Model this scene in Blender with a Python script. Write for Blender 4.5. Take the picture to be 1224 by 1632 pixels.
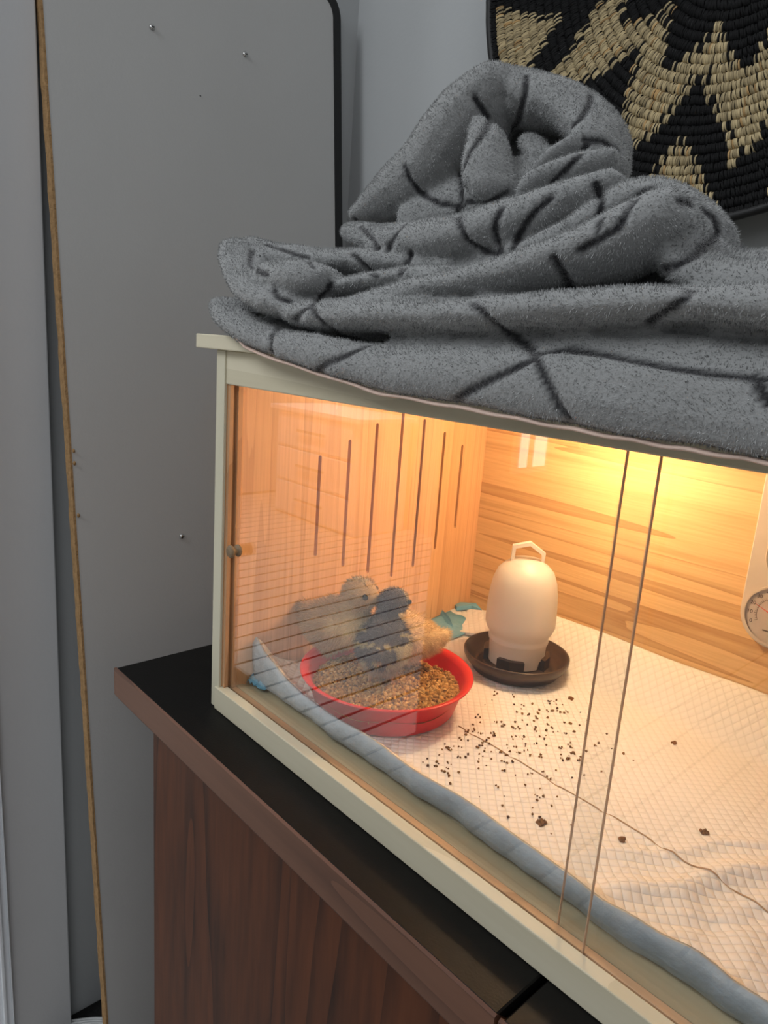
import bpy, bmesh, math, random
import numpy as np
from mathutils import Vector, Matrix
from mathutils.bvhtree import BVHTree
random.seed(4); rng = np.random.default_rng(4)
for o in list(bpy.data.objects): bpy.data.objects.remove(o)
SC = bpy.context.scene; COL = SC.collection

# ------------------------------------------------------------------ camera
CR = np.array([[0.66967823, 0.73937943, 0.06963573],
               [0.21269279, -0.10110992, -0.97187374],
               [-0.71154259, 0.6656537, -0.22497179]])      # rows: right, down, forward
CC = np.array([0.672271, -0.38184295, 0.41452833]); FPX = 1138.26
cd = bpy.data.cameras.new('camera'); cam = bpy.data.objects.new('camera', cd); COL.objects.link(cam)
cd.sensor_fit = 'AUTO'; cd.sensor_width = 36; cd.lens = 36 * FPX / 1632; cd.clip_start = 0.02
m = Matrix.Identity(4)
for i in range(3):
    m[i][0] = CR[0][i]; m[i][1] = -CR[1][i]; m[i][2] = -CR[2][i]; m[i][3] = CC[i]
cam.matrix_world = m; SC.camera = cam

# ------------------------------------------------------------------ light
SC.view_settings.view_transform = 'Standard'; SC.view_settings.look = 'None'
SC.view_settings.exposure = 0.0; SC.view_settings.gamma = 1; SC.view_settings.use_curve_mapping = False
W = bpy.data.worlds.new('room_daylight'); SC.world = W; W.use_nodes = True
bg = W.node_tree.nodes['Background']; bg.inputs[0].default_value = (0.96, 0.975, 1.0, 1); bg.inputs[1].default_value = 0.35
def area(name, loc, target, sx, sy, power, col):
    l = bpy.data.lights.new(name, 'AREA'); l.shape = 'RECTANGLE'; l.size = sx; l.size_y = sy; l.energy = power; l.color = col
    o = bpy.data.objects.new(name, l); COL.objects.link(o); o.location = loc
    o.rotation_euler = (Vector(target) - Vector(loc)).to_track_quat('-Z', 'Y').to_euler(); return o
area('window_daylight', (-0.30, -1.75, 1.95), (0.1, 0.2, 0.35), 1.0, 1.0, 31, (0.93, 0.965, 1.0))
area('far_window_daylight', (1.9, -1.5, 1.5), (0.2, 0.2, 0.3), 1.2, 1.0, 8, (0.92, 0.95, 1.0))
area('balcony_daylight', (-1.9, -1.7, 2.6), (-1.6, -1.5, -.8), 2.0, 1.6, 40, (0.92, 0.96, 1.0))
sl = bpy.data.lights.new('floor_fill_spot', 'SPOT'); sl.energy = 560; sl.spot_size = math.radians(62); sl.spot_blend = .25; sl.shadow_soft_size = .05; sl.color = (1.0, .98, .94)  # spot added out of view to brighten the planks mirrored in the glass
so_ = bpy.data.objects.new('floor_fill_spot', sl); COL.objects.link(so_); so_.location = (-2.2, -1.2, 3.2); so_.rotation_euler = (Vector((-2.5, -2.2, -.8))-Vector((-2.2, -1.2, 3.2))).to_track_quat('-Z', 'Y').to_euler()
LAMP = (0.255, 0.305, 0.340)
ll = bpy.data.lights.new('heat_lamp_light', 'POINT'); ll.energy = 3.1; ll.color = (1.0, 0.655, 0.36); ll.shadow_soft_size = 0.022
lo = bpy.data.objects.new('heat_lamp_light', ll); COL.objects.link(lo); lo.location = LAMP

# ------------------------------------------------------------------ helpers
def mesh_obj(name, verts, faces, mat=None, parent=None, smooth=False):
    me = bpy.data.meshes.new(name); me.from_pydata([tuple(v) for v in verts], [], [tuple(f) for f in faces]); me.update()
    return link(name, me, mat, parent, smooth)
def link(name, me, mat=None, parent=None, smooth=False):
    o = bpy.data.objects.new(name, me); COL.objects.link(o)
    if mat:
        for mm in (mat if isinstance(mat, (list, tuple)) else [mat]): me.materials.append(mm)
    if parent: o.parent = parent; o.matrix_parent_inverse = Matrix.Translation(-parent.location) if parent.type == 'EMPTY' else Matrix.Identity(4)
    if smooth: me.polygons.foreach_set('use_smooth', [True] * len(me.polygons))
    return o
def tag(o, label=None, cat=None, group=None, kind=None):
    if label: o['label'] = label
    if cat: o['category'] = cat
    if group: o['group'] = group
    if kind: o['kind'] = kind
    return o
def thing(name, loc, label, cat, group=None):
    o = bpy.data.objects.new(name, None); COL.objects.link(o); o.location = loc; o.empty_display_size = 0.02
    return tag(o, label, cat, group)
def bm_obj(name, bm, mat, parent=None, smooth=False):
    me = bpy.data.meshes.new(name); bm.to_mesh(me); bm.free(); return link(name, me, mat, parent, smooth)
def box(name, x0, x1, y0, y1, z0, z1, mat, parent=None, bev=0.0, seg=2):
    bm = bmesh.new(); bmesh.ops.create_cube(bm, size=1)
    for v in bm.verts: v.co = ((x0+x1)/2+v.co.x*(x1-x0), (y0+y1)/2+v.co.y*(y1-y0), (z0+z1)/2+v.co.z*(z1-z0))
    if bev: bmesh.ops.bevel(bm, geom=bm.edges[:], offset=bev, segments=seg, affect='EDGES', profile=0.5)
    return bm_obj(name, bm, mat, parent)
def lathe(prof, n=48, mod=None):
    V, F = [], []
    for (r, z) in prof:
        for k in range(n):
            a = 2*math.pi*k/n; V.append((r*math.cos(a), r*math.sin(a), z))
    for i in range(len(prof)-1):
        for k in range(n):
            k2 = (k+1) % n; F.append((i*n+k, i*n+k2, (i+1)*n+k2, (i+1)*n+k))
    return V, F
def shift(V, d): return [(v[0]+d[0], v[1]+d[1], v[2]+d[2]) for v in V]
def tubemesh(pts, rads, n=12, squash=None):
    """closed tube through pts; rads list of (r_side, r_depth) ; depth axis is Y"""
    P = [Vector(p) for p in pts]; V, F = [], []
    for i, p in enumerate(P):
        t = (P[min(i+1, len(P)-1)] - P[max(i-1, 0)])
        t = t.normalized() if t.length > 1e-9 else Vector((1, 0, 0))
        up = Vector((0, 1, 0)) if abs(t.y) < .9 else Vector((0, 0, 1))
        s = t.cross(up).normalized(); d = s.cross(t).normalized(); rs, rd = rads[i]
        for k in range(n):
            a = 2*math.pi*k/n; V.append(p + s*rs*math.cos(a) + d*rd*math.sin(a))
    for i in range(len(P)-1):
        for k in range(n):
            k2 = (k+1) % n; F.append((i*n+k, i*n+k2, (i+1)*n+k2, (i+1)*n+k))
    F.append(tuple(range(n-1, -1, -1))); F.append(tuple((len(P)-1)*n+k for k in range(n)))
    return V, F
def catmull(P, sub=6):
    P = np.array(P, float); Q = np.vstack([2*P[0]-P[1], P, 2*P[-1]-P[-2]]); out = []
    for i in range(1, len(Q)-2):
        for k in range(sub):
            t = k/sub; a, b, c, d = Q[i-1], Q[i], Q[i+1], Q[i+2]
            out.append(.5*((2*b)+(-a+c)*t+(2*a-5*b+4*c-d)*t*t+(-a+3*b-3*c+d)*t**3))
    out.append(Q[-2]); return np.array(out)
def join_vf(parts):
    V, F = [], []
    for v, f in parts:
        o = len(V); V += [tuple(x) for x in v]; F += [tuple(i+o for i in q) for q in f]
    return V, F
def at(u, v, y):
    """the point at depth y (world) seen at photo pixel u, v: measured positions"""
    d = CR.T @ np.array([(u-612)/FPX, (v-816)/FPX, 1.]); return CC + d*((y-CC[1])/d[1])
def ppm(P): return FPX/float(CR[2] @ (np.array(P)-CC))
def evaluated(o):
    dg = bpy.context.evaluated_depsgraph_get(); me = bpy.data.meshes.new_from_object(o.evaluated_get(dg)); return me
def remeshed(name, V, F, voxel, smooth_it=5, disp=()):
    o = mesh_obj(name+'_raw', V, F)
    r = o.modifiers.new('r', 'REMESH'); r.mode = 'VOXEL'; r.voxel_size = voxel
    s = o.modifiers.new('s', 'SMOOTH'); s.factor = .5; s.iterations = smooth_it
    for k, (size, st) in enumerate(disp):
        tx = bpy.data.textures.new(name+'tx%d' % k, 'CLOUDS'); tx.noise_scale = size; tx.noise_depth = 1
        dmod = o.modifiers.new('d%d' % k, 'DISPLACE'); dmod.texture = tx; dmod.strength = st; dmod.mid_level = .5; dmod.texture_coords = 'GLOBAL'
    me = evaluated(o); bpy.data.objects.remove(o); me.name = name; return me
def np_mesh(name, V, F3, mat, parent=None, colors=None, smooth=False):
    """triangles/quads arrays; per-vertex colours"""
    me = bpy.data.meshes.new(name); n = F3.shape[1]
    me.vertices.add(len(V)); me.vertices.foreach_set('co', np.asarray(V, np.float32).ravel())
    me.loops.add(F3.size); me.loops.foreach_set('vertex_index', F3.astype(np.int32).ravel())
    me.polygons.add(len(F3)); me.polygons.foreach_set('loop_start', np.arange(0, F3.size, n, dtype=np.int32)); me.polygons.foreach_set('loop_total', np.full(len(F3), n, dtype=np.int32))
    me.update(calc_edges=True)
    if colors is not None:
        a = me.color_attributes.new('col', 'FLOAT_COLOR', 'POINT'); c = np.ones((len(V), 4), np.float32); c[:, :3] = colors; a.data.foreach_set('color', c.ravel())
    return link(name, me, mat, parent, smooth)

# ------------------------------------------------------------------ materials
def newmat(name):
    m = bpy.data.materials.new(name); m.use_nodes = True; nt = m.node_tree; return m, nt, nt.nodes['Principled BSDF']
def N(nt, t, **kw):
    n = nt.nodes.new(t)
    for k, v in kw.items(): setattr(n, k, v)
    return n
def plain(name, col, rough=.5, var=.06, nscale=40, bump=.0, spec=.5, metal=0, bscale=200, sheen=0):
    m, nt, p = newmat(name); tc = N(nt, 'ShaderNodeTexCoord'); no = N(nt, 'ShaderNodeTexNoise'); no.inputs['Scale'].default_value = nscale; no.inputs['Detail'].default_value = 4
    nt.links.new(tc.outputs['Object'], no.inputs['Vector'])
    mx = N(nt, 'ShaderNodeMix', data_type='RGBA'); c = np.array(col)
    mx.inputs[6].default_value = (*np.clip(c*(1-var*2), 0, 1), 1); mx.inputs[7].default_value = (*np.clip(c*(1+var*2), 0, 1), 1)
    nt.links.new(no.outputs['Fac'], mx.inputs[0]); nt.links.new(mx.outputs[2], p.inputs['Base Color'])
    p.inputs['Roughness'].default_value = rough; p.inputs['Specular IOR Level'].default_value = spec; p.inputs['Metallic'].default_value = metal
    if sheen: p.inputs['Sheen Weight'].default_value = sheen
    if bump:
        n2 = N(nt, 'ShaderNodeTexNoise'); n2.inputs['Scale'].default_value = bscale; n2.inputs['Detail'].default_value = 5
        nt.links.new(tc.outputs['Object'], n2.inputs['Vector']); b = N(nt, 'ShaderNodeBump'); b.inputs['Strength'].default_value = bump; b.inputs['Distance'].default_value = .002
        nt.links.new(n2.outputs['Fac'], b.inputs['Height']); nt.links.new(b.outputs[0], p.inputs['Normal'])
    return m
def wood(name, light, dark, axis='X', ringscale=9, stretch=14, rough=.5, streak=.45, warp=3.0, spec=.3, fine=.25, amount=1.0):
    """grain runs along axis"""
    m, nt, p = newmat(name); tc = N(nt, 'ShaderNodeTexCoord')
    mp = N(nt, 'ShaderNodeMapping'); s = {'X': (1/stretch, 1, 1), 'Y': (1, 1/stretch, 1), 'Z': (1, 1, 1/stretch)}[axis]; mp.inputs['Scale'].default_value = s
    nt.links.new(tc.outputs['Object'], mp.inputs['Vector'])
    n1 = N(nt, 'ShaderNodeTexNoise'); n1.inputs['Scale'].default_value = ringscale; n1.inputs['Detail'].default_value = 1.5; n1.inputs['Distortion'].default_value = .4
    nt.links.new(mp.outputs[0], n1.inputs['Vector'])
    mu = N(nt, 'ShaderNodeMath', operation='MULTIPLY'); mu.inputs[1].default_value = warp*4; nt.links.new(n1.outputs['Fac'], mu.inputs[0])
    fr = N(nt, 'ShaderNodeMath', operation='FRACT'); nt.links.new(mu.outputs[0], fr.inputs[0])
    pw = N(nt, 'ShaderNodeMath', operation='POWER'); pw.inputs[1].default_value = 3.0; nt.links.new(fr.outputs[0], pw.inputs[0])
    st = N(nt, 'ShaderNodeMath', operation='MULTIPLY'); st.inputs[1].default_value = streak; nt.links.new(pw.outputs[0], st.inputs[0])
    n2 = N(nt, 'ShaderNodeTexNoise'); n2.inputs['Scale'].default_value = ringscale*16; n2.inputs['Detail'].default_value = 3; nt.links.new(mp.outputs[0], n2.inputs['Vector'])
    f2 = N(nt, 'ShaderNodeMath', operation='MULTIPLY_ADD'); f2.inputs[1].default_value = fine*2; f2.inputs[2].default_value = -fine*.6
    nt.links.new(n2.outputs['Fac'], f2.inputs[0])
    ad = N(nt, 'ShaderNodeMath', operation='ADD', use_clamp=True); nt.links.new(st.outputs[0], ad.inputs[0]); nt.links.new(f2.outputs[0], ad.inputs[1])
    mx = N(nt, 'ShaderNodeMix', data_type='RGBA'); mx.inputs[6].default_value = (*light, 1); mx.inputs[7].default_value = (*dark, 1)
    nt.links.new(ad.outputs[0], mx.inputs[0]); nt.links.new(mx.outputs[2], p.inputs['Base Color'])
    p.inputs['Roughness'].default_value = rough; p.inputs['Specular IOR Level'].default_value = spec
    b = N(nt, 'ShaderNodeBump'); b.inputs['Strength'].default_value = .12; b.inputs['Distance'].default_value = .001
    nt.links.new(ad.outputs[0], b.inputs['Height']); nt.links.new(b.outputs[0], p.inputs['Normal'])
    return m
def attr_mat(name, rough=.9, sheen=0, spec=.2, transl=0, bump=0):
    m, nt, p = newmat(name); a = N(nt, 'ShaderNodeAttribute'); a.attribute_name = 'col'
    nt.links.new(a.outputs['Color'], p.inputs['Base Color']); p.inputs['Roughness'].default_value = rough
    p.inputs['Specular IOR Level'].default_value = spec; p.inputs['Sheen Weight'].default_value = sheen
    if bump:
        tc = N(nt, 'ShaderNodeTexCoord'); n2 = N(nt, 'ShaderNodeTexNoise'); n2.inputs['Scale'].default_value = bump; n2.inputs['Detail'].default_value = 3
        nt.links.new(tc.outputs['Object'], n2.inputs['Vector']); b = N(nt, 'ShaderNodeBump'); b.inputs['Strength'].default_value = .6; b.inputs['Distance'].default_value = .002
        nt.links.new(n2.outputs['Fac'], b.inputs['Height']); nt.links.new(b.outputs[0], p.inputs['Normal'])
    return m

M_wall = plain('painted_wall', (.43, .445, .45), .85, .02, 6, .15, .2, bscale=120)
M_pillar = plain('painted_pillar', (.58, .59, .60), .7, .02, 5, .12, .3, bscale=160)
M_board = plain('melamine_board', (.48, .48, .47), .55, .02, 7, .10, .4, bscale=260)
M_raw = plain('raw_chipboard', (.34, .21, .10), .9, .25, 160, .8, .1, bscale=400)
M_blackedge = plain('black_edge_band', (.006, .006, .006), .6, .1, 40, .2)
M_steel = plain('screw_steel', (.55, .55, .54), .25, .1, 60, metal=1)
M_white = plain('white_gloss_paint', (.78, .82, .86), .4, .02, 8)
M_floor = wood('floor_plank_wood', (.66, .62, .58), (.50, .46, .41), 'Y', 6, 12, .35)
M_floorgap = plain('floor_underlay', (.012, .011, .010), .9)
M_mat = plain('black_rubber', (.006, .006, .006), .8, .2, 90, .5)
M_cable = plain('white_cable_sheath', (.62, .64, .64), .5)
M_blacktop = plain('black_desk_laminate', (.0045, .0043, .004), .48, .15, 30, .08, .16, bscale=500)
M_fascia = wood('walnut_edge_wood', (.150, .070, .043), (.062, .028, .018), 'X', 7, 16, .5, .5, 2.2)
M_front = wood('mahogany_panel_wood', (.105, .032, .012), (.026, .009, .005), 'Z', 6, 9, .45, .60, 2.2, .15, .6)
M_pale = wood('pale_pine_outside', (.62, .57, .43), (.46, .41, .28), 'X', 8, 16, .6, .4, 2.0, .25, .2)
M_paleZ = wood('pale_pine_upright', (.60, .57, .44), (.45, .40, .28), 'Z', 8, 16, .6, .35, 2.0, .25, .2)
M_pineback = wood('pine_back_grain', (.80, .54, .27), (.40, .20, .07), 'X', 24, 34, .45, .60, 1.5, .35, .35)
M_pineside = wood('pine_side_grain', (.80, .47, .23), (.48, .23, .09), 'Z', 30, 44, .45, .38, 1.6, .35, .35)
M_pinefloor = wood('pine_floor_grain', (.50, .44, .30), (.30, .25, .15), 'X', 10, 14, .5, .45, 2.0, .3, .25)
M_track = wood('pine_track', (.52, .33, .19), (.26, .13, .06), 'X', 12, 16, .5, .4)
M_trackZ = wood('pine_track_upright', (.56, .33, .18), (.30, .14, .06), 'Z', 12, 16, .5, .4)
M_groove = plain('track_groove', (.10, .045, .02), .8)

# glass: thin pane, reflection by viewing angle
def glass_mat():
    m = bpy.data.materials.new('clear_glass'); m.use_nodes = True; nt = m.node_tree; nt.nodes.clear()
    out = N(nt, 'ShaderNodeOutputMaterial'); mix = N(nt, 'ShaderNodeMixShader'); tr = N(nt, 'ShaderNodeBsdfTransparent'); gl = N(nt, 'ShaderNodeBsdfGlossy')
    tr.inputs[0].default_value = (.985, .99, .985, 1); gl.inputs['Roughness'].default_value = 0.0
    lw = N(nt, 'ShaderNodeLayerWeight'); lw.inputs['Blend'].default_value = .5
    p5 = N(nt, 'ShaderNodeMath', operation='POWER'); p5.inputs[1].default_value = 5; nt.links.new(lw.outputs['Facing'], p5.inputs[0])
    ma = N(nt, 'ShaderNodeMath', operation='MULTIPLY_ADD', use_clamp=True); ma.inputs[1].default_value = .95; ma.inputs[2].default_value = .055
    nt.links.new(p5.outputs[0], ma.inputs[0]); nt.links.new(ma.outputs[0], mix.inputs[0])
    nt.links.new(tr.outputs[0], mix.inputs[1]); nt.links.new(gl.outputs[0], mix.inputs[2]); nt.links.new(mix.outputs[0], out.inputs[0]); return m
M_glass = glass_mat()
M_glassedge = plain('glass_edge_tint', (.50, .32, .20), .2)

# ------------------------------------------------------------------ room shell
fl = box('floor', -4.2, 2.6, -3.0, .6, -.86, -.806, M_floorgap); tag(fl, kind='structure')
pm = None
for k in range(62):
    x = -4.1 + k*.108
    if pm is None: pl = box('floor_plank', 0, .095, 0, 3.5, -.806, -.80, M_floor, fl); pm = pl
    else: pl = pm.copy(); COL.objects.link(pl); pl.parent = fl
    pl.location = (x, -3.0, 0)
wb = box('wall_back', -.5, 2.6, .50, .58, -.8, 1.9, M_wall); tag(wb, kind='structure')
wl = box('wall_left', -.50, -.426, -.10, .50, -.8, 1.9, M_wall); tag(wl, kind='structure')
pi = box('wall_left_pillar', -.50, -.400, -.134, -.042, -.8, 1.9, M_pillar, None, .002); tag(pi, kind='structure')
# door casing on the near side of the pillar
t1 = box('trim_1', -.50, -.392, -.160, -.134, -.8, 1.9, M_white); tag(t1, kind='structure')
box('casing_bead', -.392, -.388, -.1365, -.1345, -.8, 1.9, M_white, t1, .0008)
box('casing_bead', -.392, -.386, -.150, -.1445, -.8, 1.9, M_white, t1, .0015)
wn = box('wall_left_near', -.50, -.400, -3.0, -.87, -.8, 1.9, M_wall); tag(wn, kind='structure')
# far side of the room (seen only in the glass)
wf = box('wall_front', -4.2, 2.6, -3.10, -3.0, -.8, 1.9, M_wall); tag(wf, kind='structure')
mw, nt_, p_ = newmat('window_daylight_pane'); p_.inputs['Emission Color'].default_value = (.92, .96, 1, 1); p_.inputs['Emission Strength'].default_value = 3.5
for k, (wx0, wx1, wz0, wz1) in enumerate([(-3.75, -3.05, .03, 1.0)]):
    w_ = box('window_%d' % (k+1), wx0, wx1, -2.999, -2.985, wz0, wz1, M_white); tag(w_, kind='structure')
    h = (wx0+wx1)/2
    for (q0, q1) in ((wx0+.03, h-.02), (h+.02, wx1-.03)): box('pane', q0, q1, -2.9845, -2.982, wz0+.025, wz1-.025, mw, w_)
cb = thing('storage_cabinet', (-3.15, -2.65, -.8), 'white drawer cabinet mirrored faintly in the left glass pane', 'cabinet')
box('body', -3.6, -2.7, -2.95, -2.5, -.8, -.06, M_white, cb, .006)
box('cabinet_top', -3.64, -2.66, -2.97, -2.46, -.06, -.03, M_white, cb, .004)
for k in range(3):
    d = box('drawer', -3.56, -2.74, -2.5, -2.48, -.78+k*.24, -.56+k*.24, M_white, cb, .008)
    tb = tubemesh([(-3.3, -2.46, -.66+k*.24), (-3.0, -2.46, -.66+k*.24)], [(.01, .01)]*2); mesh_obj('handle', *tb, M_steel, d)

w_ = box('window_2', -.3995, -.390, -1.16, -1.02, .13, .26, M_white); tag(w_, kind='structure')
for q0, q1 in ((-1.148, -1.098), (-1.072, -1.040)): box('pane', -.3895, -.3880, q0, q1, .145, .245, mw, w_)

# floor beside the wall: black rubber mat and white cable
box_mat = box('rubber_mat', -.425, -.10, -.10, .46, -.80, -.792, M_mat, None, .002)
tag(box_mat, 'black rubber mat on the floor behind the leaning board', 'mat')
cg = thing('power_cable', (-.40, 0, -.79), 'white ribbed cable curving across the black mat at floor level', 'cable')
for k in range(3):
    pts = catmull([(-.43+.0045*k, -.09-.004*k, -.787), (-.405+.004*k, -.035-.003*k, -.786), (-.37+.002*k, .012-.004*k, -.786), (-.31, .04-.004*k, -.787), (-.24, .05-.004*k, -.788)], 8)
    mesh_obj('strand', *tubemesh(pts, [(.0026, .0026)]*len(pts), 8), M_cable, cg, True)

# ------------------------------------------------------------------ leaning board
lb = thing('leaning_board', (-.25, .2, -.8), 'grey tabletop board stood on end against the wall, black right edge', 'board')
def board_frame():
    m_ = .1; mk = lambda y, z: Vector((-.31 - m_*z, y, z)); return mk
mk = board_frame(); nrm = Vector((1, 0, .1)).normalized()
y0b, y1b = -.038, .429; zt, zb = .968, -.79; TH = .017
# outline (y,z) with a rounded far-top corner
out = [(y0b+.000, zb), (y1b+.004, zb)]
rc = .028
for k in range(9):
    a = math.pi/2*k/8; out.append((y1b-rc+rc*math.cos(a), zt-rc+rc*math.sin(a)))
out += [(y0b, zt)]
V = [mk(y, z) for y, z in out]; Vb = [v - nrm*TH for v in V]; n = len(V)
F = [tuple(range(n)), tuple(range(2*n-1, n-1, -1))] + [(i, i+n, (i+1) % n+n, (i+1) % n) for i in range(n)]
mesh_obj('board_face', V+Vb, F, M_board, lb)
# black rubber band round the far edge and top
ring = [(y1b+.004, zb)] + out[2:-1] + [(y0b, zt)]
V, F = [], []
for i, (y, z) in enumerate(ring):
    c = mk(y, z); 
    if i == 0: dr = Vector((0, 1, 0))
    elif i == len(ring)-1: dr = Vector((0, 0, 1))
    else:
        a = math.pi/2*(i-1)/8; dr = Vector((0, math.cos(a), math.sin(a)))
    w = .0165
    V += [c+nrm*.0015, c+dr*w*.8+nrm*.0015, c+dr*w, c+dr*w-nrm*(TH+.001), c-nrm*(TH+.001)]
for i in range(len(ring)-1):
    for k in range(5): F.append((i*5+k, i*5+(k+1) % 5, (i+1)*5+(k+1) % 5, (i+1)*5+k))
F += [(4, 3, 2, 1, 0), tuple(len(V)-5+k for k in range(5))]
o = mesh_obj('edge_band', V, F, M_blackedge, lb); o['label'] = 'black rubber edge band'
# raw chipboard near edge, slightly ragged
V, F = [], []; nn = 120
for i in range(nn):
    z = zb+.001+(zt-zb-.002)*i/(nn-1); j = random.uniform(0, .0012)
    e = mk(y0b-.001-j, z)+nrm*.0004; V += [e, mk(y0b+.0015, z)+nrm*.0005, mk(y0b+.0015, z)-nrm*(TH+.0002), mk(y0b-.001-j, z)-nrm*(TH+.0002)]
for i in range(nn-1):
    for k in range(4): F.append((i*4+k, i*4+(k+1) % 4, i*4+4+(k+1) % 4, i*4+4+k))
F += [(3, 2, 1, 0), tuple(len(V)-4+k for k in range(4))]
o = mesh_obj('raw_edge', V, F, M_raw, lb); o['label'] = 'bare brown chipboard edge'
for (y, z, s) in [(.108, .823, 1), (.257, .833, 1), (.121, .106, 1)]:
    c = mk(y, z)+nrm*.0005; bm = bmesh.new(); bmesh.ops.create_uvsphere(bm, u_segments=16, v_segments=8, radius=.0042*s)
    for v in bm.verts: v.co.x = max(v.co.x, 0)*.75; v.co += c
    sc = bm_obj('screw', bm, M_steel, lb, True)
    box('screw_slot', c.x+.0028, c.x+.0036, c.y-.0022, c.y+.0022, c.z-.0006, c.z+.0006, M_blackedge, sc)
for (y, z) in [(-.034, .245), (-.034, .228), (-.033, .155)]:
    c = mk(y, z)+nrm*.001; bm = bmesh.new(); bmesh.ops.create_icosphere(bm, subdivisions=2, radius=.0026)
    for v in bm.verts: v.co = c+Vector((v.co.x*.9, v.co.y*.8, v.co.z*1.2))*random.uniform(.85, 1.1)
    bm_obj('glue_bead', bm, M_raw, lb)
c = mk(.179, .754); bm = bmesh.new(); bmesh.ops.create_uvsphere(bm, u_segments=8, v_segments=6, radius=.0011)
for v in bm.verts: v.co += c
bm_obj('nail_hole', bm, M_blackedge, lb)

# ------------------------------------------------------------------ desks
def desk(x0, x1, label, left_end):
    d = thing('desk', ((x0+x1)/2, .2, -.8), label, 'desk')
    box('desk_top', x0+.002, x1-.0008, -.0535, .47, -.012, 0.0, M_blacktop, d, .0012, 1)
    # fascia: sloping lower face
    pr = [(-.056, -.0008), (-.0535, .0004), (-.040, -.0125), (-.040, -.046), (-.0505, -.0445), (-.056, -.036)]
    V = [(x0, y, z) for y, z in pr]+[(x1-.0006, y, z) for y, z in pr]; k = len(pr)
    F = [tuple(range(k)), tuple(range(2*k-1, k-1, -1))]+[(i, i+k, (i+1) % k+k, (i+1) % k) for i in range(k)]
    mesh_obj('front_edge_strip', V, F, M_fascia, d)
    box('underframe', x0+.01, x1-.003, -.041, .46, -.045, -.0125, M_fascia, d)
    fx = x0+.077 if left_end else x0+.002
    box('front_panel', fx, x1-.003, -.040, -.022, -.79, -.045, M_front, d, .001, 1)
    box('side_panel', fx, fx+.018, -.0215, .44, -.79, -.0455, M_front, d)
    box('side_panel', x1-.022, x1-.003, -.0215, .44, -.79, -.0455, M_front, d)
    box('plinth', fx+.001, x1-.004, -.030, .44, -.80, -.7905, M_blackedge, d)
    return d
desk(-.150, .4625, 'black-topped desk with a wooden edge, under the left end of the chick box', True)
desk(.4650, 1.15, 'second black-topped desk beyond the dark seam at the lower right', False)

# ------------------------------------------------------------------ wooden brooder box
BX1 = .86; H = .40; D = .437; T = .015
bb = thing('brooder_box', (.4, .2, 0), 'pale pine chick brooder box with sliding glass front on the black desk top', 'box')
box('bottom_board', T+.0005, BX1-T-.0005, .0285, D-.0005, .004, .022, M_pinefloor, bb)
# left side panel with seven through slots
sp = box('side_tmp', .0, T, 0.0, D, 0.0, H, M_pineside)
ys = [.125, .169, .2115, .2545, .2945, .3355, .374]
hs = [(.163, .286), (.143, .303), (.127, .322), (.114, .342), (.122, .326), (.142, .308), (.168, .289)]
slots = [(ony, a, b) for ony, (a, b) in zip(ys, hs)]
VF = []
for (yy, a, b) in slots:
    w = .0024; P = []
    for k in range(9): t = math.pi*k/8; P.append((yy+w*math.cos(t), b-w+w*math.sin(t)))
    for k in range(9): t = math.pi+math.pi*k/8; P.append((yy+w*math.cos(t), a+w+w*math.sin(t)))
    n = len(P); VF.append(([(-.01, y, z) for y, z in P]+[(.03, y, z) for y, z in P], [tuple(range(n-1, -1, -1)), tuple(range(n, 2*n))]+[(i, (i+1) % n, (i+1) % n+n, i+n) for i in range(n)]))
ct = mesh_obj('slot_cut', *join_vf(VF)); bo = sp.modifiers.new('b', 'BOOLEAN'); bo.object = ct; bo.operation = 'DIFFERENCE'; bo.solver = 'EXACT'
me = evaluated(sp); bpy.data.objects.remove(sp); bpy.data.objects.remove(ct)
me.materials.clear(); side = link('side_panel', me, M_pineside, bb); side['label'] = 'left end panel with seven vent slots'
box('side_panel', BX1-T, BX1, 0, D, 0, H, M_pineside, bb)
box('back_panel', T, BX1-T, D-.013, D, 0.004, H, M_pineback, bb)
box('top_rail', .0045, BX1-.001, -.0012, .010, .366, H-.0003, M_pale, bb, .0012)
box('front_stile', -.0012, .0155, -.0030, .0005, .0002, H-.0003, M_paleZ, bb, .0008)
# bottom rail with two glass grooves
box('bottom_rail', .0100, BX1, -.0055, .0065, .0003, .0275, M_pale, bb, .001)
box('track_groove', .0157, BX1-T, .0065, .0092, .0003, .019, M_groove, bb)
box('track_divider', .0157, BX1-T, .0092, .0160, .0003, .0262, M_track, bb, .0004, 1)
box('track_groove', .0157, BX1-T, .0160, .0188, .0003, .019, M_groove, bb)
box('inner_sill', .0157, BX1-T, .0188, .0285, .0003, .0235, M_pinefloor, bb)
box('stile_track', .0152, .0200, .0010, .0060, .0276, .3655, M_trackZ, bb, .0004, 1)
box('stile_track', .0152, .0225, .0098, .0152, .0263, .3655, M_trackZ, bb, .0004, 1)
box('lid', -.034, BX1+.02, -.0095, D+.008, H, H+.0145, M_pale, bb, .0012)
g1 = box('glass_pane', .0165, .4826, .0068, .0090, .0200, .372, M_glass, bb); g1['label'] = 'front sliding pane'
box('pane_edge', .4822, .4829, .0067, .0091, .0200, .372, M_glassedge, g1)
g2 = box('glass_pane', .4565, BX1-T-.001, .0163, .0185, .0200, .372, M_glass, bb); g2['label'] = 'rear sliding pane'
box('pane_edge', .4562, .4568, .0162, .0186, .0200, .372, M_glassedge, g2)
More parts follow.
